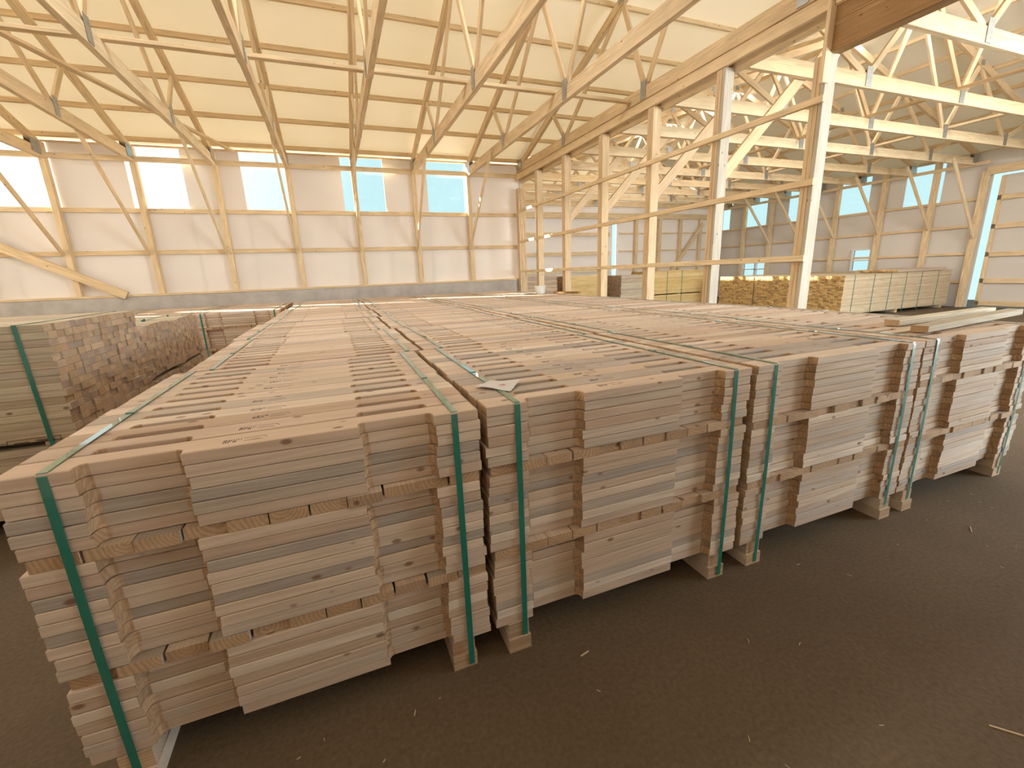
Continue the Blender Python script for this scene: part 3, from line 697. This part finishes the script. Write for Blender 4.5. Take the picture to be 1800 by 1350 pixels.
# ------------------------------------------------------------------ lumber stacks
def board_mesh(Ln, w, t, mats, key={}):
    k = (Ln, w, t, mats[0].name)
    if k not in key:
        mb = MB(); c = min(.002, t * .1); prof = [(c, 0), (w - c, 0), (w, c), (w, t - c), (w - c, t), (c, t), (0, t - c), (0, c)]
        pts = [(0, a, b_) for a, b_ in prof] + [(Ln, a, b_) for a, b_ in prof]
        mb.hull(pts, [tuple(range(7, -1, -1)), tuple(range(8, 16))] + [(i, (i + 1) % 8, 8 + (i + 1) % 8, 8 + i) for i in range(8)], [1, 1] + [0] * 8)
        key[k] = mb.mesh('board', mats)
    return key[k]
def lumber(x1, y0, Ln, ncol, nlay, w, t, mats, label, cat, group, seed, z0=.10, end=1, bow=0.0, jit=.02, skew=0.0, sticks=(), straps=(), smat=None, name='lumber_stack', bearers=True, round_=0.0, ind=96):
    """boards along X. The +X end (end=1) or -X end (end=-1) is at x1; side face at y0"""
    r = random.Random(seed); g = thing(name, label, cat, (x1, y0, 0), group)
    me = board_mesh(Ln, w, t, mats); b = MB(); rest = []
    cells = []
    zz = z0; zs = []
    for k in range(nlay):
        if k in sticks: zz += t * .9
        zs.append(zz); zz += t + .0012
    for k in range(nlay):
        for j in range(ncol): cells.append((k, j))
    # outside boards first: the side row, the top layer, then the end grain from the top down
    cells.sort(key=lambda c: (0 if c[1] == 0 else 1 if c[0] == nlay - 1 else 2, -c[0]))
    n = 0
    for (k, j) in cells:
        fr_ = (k / nlay)
        dy = skew * fr_ + bow * math.sin(fr_ * 3)
        dz = -round_ * ((j + .5) / ncol - .5) ** 2 * 4 * fr_ 
        L0 = (-Ln if end == 1 else 0) + r.uniform(-jit, jit)
        y = j * (w + .0015) + dy; z = zs[k] + dz
        if r.random() < .02 and k == nlay - 1: continue
        if n < ind:
            link('board', me, g, (L0, y, z)); n += 1
        else: b.box(L0, L0 + Ln, y + .0005, y + w, z, z + t - .0005, 0, r.random())
    if b.v:
        o = b.obj('packed_boards', mats, g); o['kind'] = 'stuff'
    wid = ncol * (w + .0015)
    for s in sticks:
        if s <= 0: continue
        for u in (.12, Ln * .5, Ln - .2):
            xs = -u if end == 1 else u
            boxobj('spacer_stick', xs - .045, xs + .045, -.01, wid + .01, zs[s] - t * .88, zs[s] - .002, mats, g, axis=1)
    for u in (.15, Ln * .5, Ln - .25) if bearers else ():
        xs = -u if end == 1 else u
        boxobj('bearer', xs - .045, xs + .045, 0, wid, 0, z0 - .001, mats, g, axis=1)
    for u in straps:
        xs = -u if end == 1 else u; sb = MB(); th = .002; H_ = zs[-1] + t + .003; w_ = .011
        dyt = skew
        for P in (((-.006, 0), (-.004 , 0), (dyt - .004, H_), (dyt - .006, H_)), ((dyt - .006, H_), (wid + dyt + .006, H_), (wid + dyt + .006, H_ + th), (dyt - .006, H_ + th)), ((wid + .004, 0), (wid + .006, 0), (wid + dyt + .006, H_), (wid + dyt + .004, H_))):
            pts = [(xs - w_, a, c) for a, c in P] + [(xs + w_, a, c) for a, c in P]
            sb.hull(pts, [(0, 1, 2, 3), (7, 6, 5, 4), (0, 4, 5, 1), (1, 5, 6, 2), (2, 6, 7, 3), (3, 7, 4, 0)], 0)
        sb.obj('strap', [smat or M['strap']], g)
    return g
PE = [M['pale'], M['mixed_end']]
SG = 'lumber stacks at the left'
A = lumber(-.78, 2.05, 2.6, 14, 26, .088, .0425, PE, 'tall leaning lumber stack at left, dark end grain and green strap', 'lumber stack', SG, 1, sticks=(10,), straps=(.13, 2.2), skew=-.03, jit=.009, z0=.10, name='lumber_stack')
im = MB()
for (a, b_, c, d) in ((-.50, -.25, .0, .003), (-.50, -.25, .026, .029), (-.50, -.497, .0, .029), (-.253, -.25, .0, .029), (-.47, -.40, .008, .012), (-.37, -.28, .012, .017), (-.36, -.31, .006, .009), (-.56, -.50, .012, .015)):
    im.box(a, b_, -.0135, -.0125, c, d, None)
im.obj('ink_stamp', [M['ink']], A, (.17, -.006, .572))
B_ = lumber(-.86, 3.42, 2.6, 13, 23, .088, .0425, PE, 'rounded lumber stack behind the leaning one, cut ends showing', 'lumber stack', SG, 2, sticks=(12,), straps=(.3,), jit=.009, round_=.05, z0=.08)
C_ = lumber(-.92, 4.72, 2.4, 9, 22, .088, .0435, PE, 'narrow lumber stack just before the sunlit bundles at left', 'lumber stack', SG, 3, sticks=(11,), straps=(.3,), jit=.008, round_=.02, z0=.08)
lumber(-3.6, 4.0, 2.4, 13, 23, .088, .0425, PE, 'lumber stack at the left edge of the view behind the leaning stack', 'lumber stack', SG, 4, jit=.02, z0=.08, ind=40)
# right hall
YE = [M['pine'], M['yellow_end']]; YY = [M['yellow'], M['yellow_end']]
RG = 'long lumber packs in the right hall'
names = ['long pack of boards facing the open floor, nearest pack in the right hall', 'yellow-ended lumber pack second from the open floor', 'yellow-ended lumber pack third from the open floor']
ys = [6.18, 7.52, 8.86]
for i, y in enumerate(ys):
    lumber(12.95, y, 4.75, 13, 25, .098, .0385, [M['packside'], M['yellow_end']], names[i], 'lumber stack', RG, 20 + i, end=-1, sticks=(), straps=(.4, 1.2, 1.9, 2.6, 3.3, 4.1) if i == 0 else (.4, 2.6), jit=.012, z0=.09)
lumber(15.2, 6.25, 2.3, 10, 2, .10, .036, YE, 'short loose boards lying on top of the long packs', 'lumber stack', RG, 29, end=-1, jit=.08, z0=1.092, bearers=False, name='loose_boards')
lumber(11.0, 11.3, 2.5, 10, 26, .11, .045, YY, 'yellow strapped lumber pack seen side-on behind the third divider post', 'lumber stack', RG, 31, end=-1, sticks=(9,), straps=(.7, 1.35), jit=.01, z0=.1)
lumber(9.7, 11.2, 1.2, 11, 25, .09, .045, [M['pale'], M['mixed_end']], 'dark-ended lumber pack beside the strapped yellow one', 'lumber stack', RG, 33, end=-1, jit=.02, z0=.1, ind=60)
lumber(7.6, 11.2, 1.2, 11, 26, .09, .045, [M['yellow'], M['mixed_end']], 'brown lumber pack seen between the fourth and fifth divider posts', 'lumber stack', RG, 34, end=-1, jit=.02, z0=.1, ind=60)
lumber(6.1, 11.0, 1.1, 11, 27, .09, .045, [M['mixed_end'], M['mixed_end']], 'reddish lumber pack just behind the corner post', 'lumber stack', RG, 35, end=-1, jit=.02, z0=.1, ind=60)

# loose timbers on the front right bundle
ZTOP = ZF + 24 * LAY
def timber(p, q, label):
    g = beam('loose_timber', p, q, 0.085, 0.040, [M['pale'], M['pine_end']]); tag(g, label, 'timber', 'loose timbers on the front right bundle'); return g
timber((4.00, 0.17, ZTOP + .024), (5.42, 0.30, ZTOP + .026), 'loose timber lying on the front right bundle, the one nearer the camera')
timber((4.20, 0.42, ZTOP + .024), (5.46, 0.46, ZTOP + .026), 'loose timber lying on the front right bundle, the one farther back')

# paper under the strap
pg = thing('paper_sheet', 'white paper with a faint red mark lying on the second front bundle', 'paper', (1.38, .22, ZTOP))
pb = MB(); nx, ny = 8, 6
c4 = [Vector((-.10, .035)), Vector((.0, -.088)), Vector((.092, .03)), Vector((-.012, .105))]
top_ = []; 
for i in range(nx + 1):
    for j in range(ny + 1):
        a, b_ = i / nx, j / ny
        p = c4[0] * (1 - a) * (1 - b_) + c4[1] * a * (1 - b_) + c4[2] * a * b_ + c4[3] * (1 - a) * b_
        top_.append((p.x, p.y, .004 + .003 * math.sin(a * 5) * math.cos(b_ * 4) + .006 * (a * b_) ** 2))
n_ = len(top_); F = []
for i in range(nx):
    for j in range(ny):
        k = i * (ny + 1) + j; F.append((k, k + ny + 1, k + ny + 2, k + 1)); F.append((n_ + k, n_ + k + 1, n_ + k + ny + 2, n_ + k + ny + 1))
pb.hull(top_ + [(a, b_, c - .0006) for a, b_, c in top_], F, 0); pb.obj('sheet', [M['paper']], pg)
pg.location.z += .003
rb = MB(); rb.box(-.012, .012, .0, .006, .0075, .008, None); rb.box(-.008, .010, -.014, -.010, .0075, .008, None); rb.obj('red_mark', [M['red']], pg)

# white pail and odds on the far bundles
def lathe(prof, seg, mat, name, parent, square=0.0):
    b = MB(); pts = []
    for r_, z in prof:
        for k in range(seg):
            a = 2 * math.pi * (k + .5) / seg; s_ = r_
            pts.append((s_ * math.cos(a), s_ * math.sin(a), z))
    F = [tuple(range(seg - 1, -1, -1))]
    for i in range(len(prof) - 1):
        for k in range(seg): F.append((i * seg + k, i * seg + (k + 1) % seg, (i + 1) * seg + (k + 1) % seg, (i + 1) * seg + k))
    b.hull(pts, F, 0); return b.obj(name, [mat], parent)
pl = thing('white_pail', 'small white plastic tub standing on the bundles near the far wall', 'bucket', (4.72, 6.95, ZTOP + .002))
lathe([(.095, 0), (.11, .14), (.125, .145), (.125, .16), (.11, .16), (.095, .02), (0.001, .02)], 16, M['pail'], 'tub', pl)
ld = thing('black_lid', 'flat black lid lying left of the white tub', 'lid', (4.50, 6.98, ZTOP + .002))
lathe([(.11, 0), (.11, .012), (.09, .016), (.001, .016)], 20, M['dark'], 'lid', ld)
tag(beam('dark_offcut', (4.95, 6.75, ZTOP + .022), (5.25 - .05, 6.2, ZTOP + .022), .09, .04, [M['darkbeam']] * 2), 'short dark board lying right of the white tub', 'board')

# ------------------------------------------------------------------ splinters and sawdust on the floor
b = MB(); r = random.Random(5)
for k in range(330):
    x = r.uniform(-1.5, 8.5); y = r.uniform(-2.6, -.04)
    if r.random() < .3: x = r.uniform(5.3, 8.5); y = r.uniform(-1, 3)
    Ln = r.choice([.003, .005, .006, .008, .014]) * r.uniform(.7, 1.3); w_ = r.uniform(.0007, .0016); a = r.uniform(0, math.pi)
    fr_ = Matrix.Translation((x, y, 0)) @ Matrix.Rotation(a, 4, 'Z')
    b.box(-Ln, Ln, -w_, w_, .0003, .0003 + w_, None, r.random(), frame=fr_)
for (x, y, Ln, a) in ((2.62, -.92, .05, 2.3), (3.9, -.28, .03, .5), (1.55, -.13, .02, .2)):
    b.box(-Ln, Ln, -.002, .002, .0005, .004, None, .3, frame=Matrix.Translation((x, y, 0)) @ Matrix.Rotation(a, 4, 'Z'))
o = b.obj('floor_splinters', [M['splinter']]); tag(o, 'wood splinters and chips scattered over the brown floor', 'splinters'); o['kind'] = 'stuff'
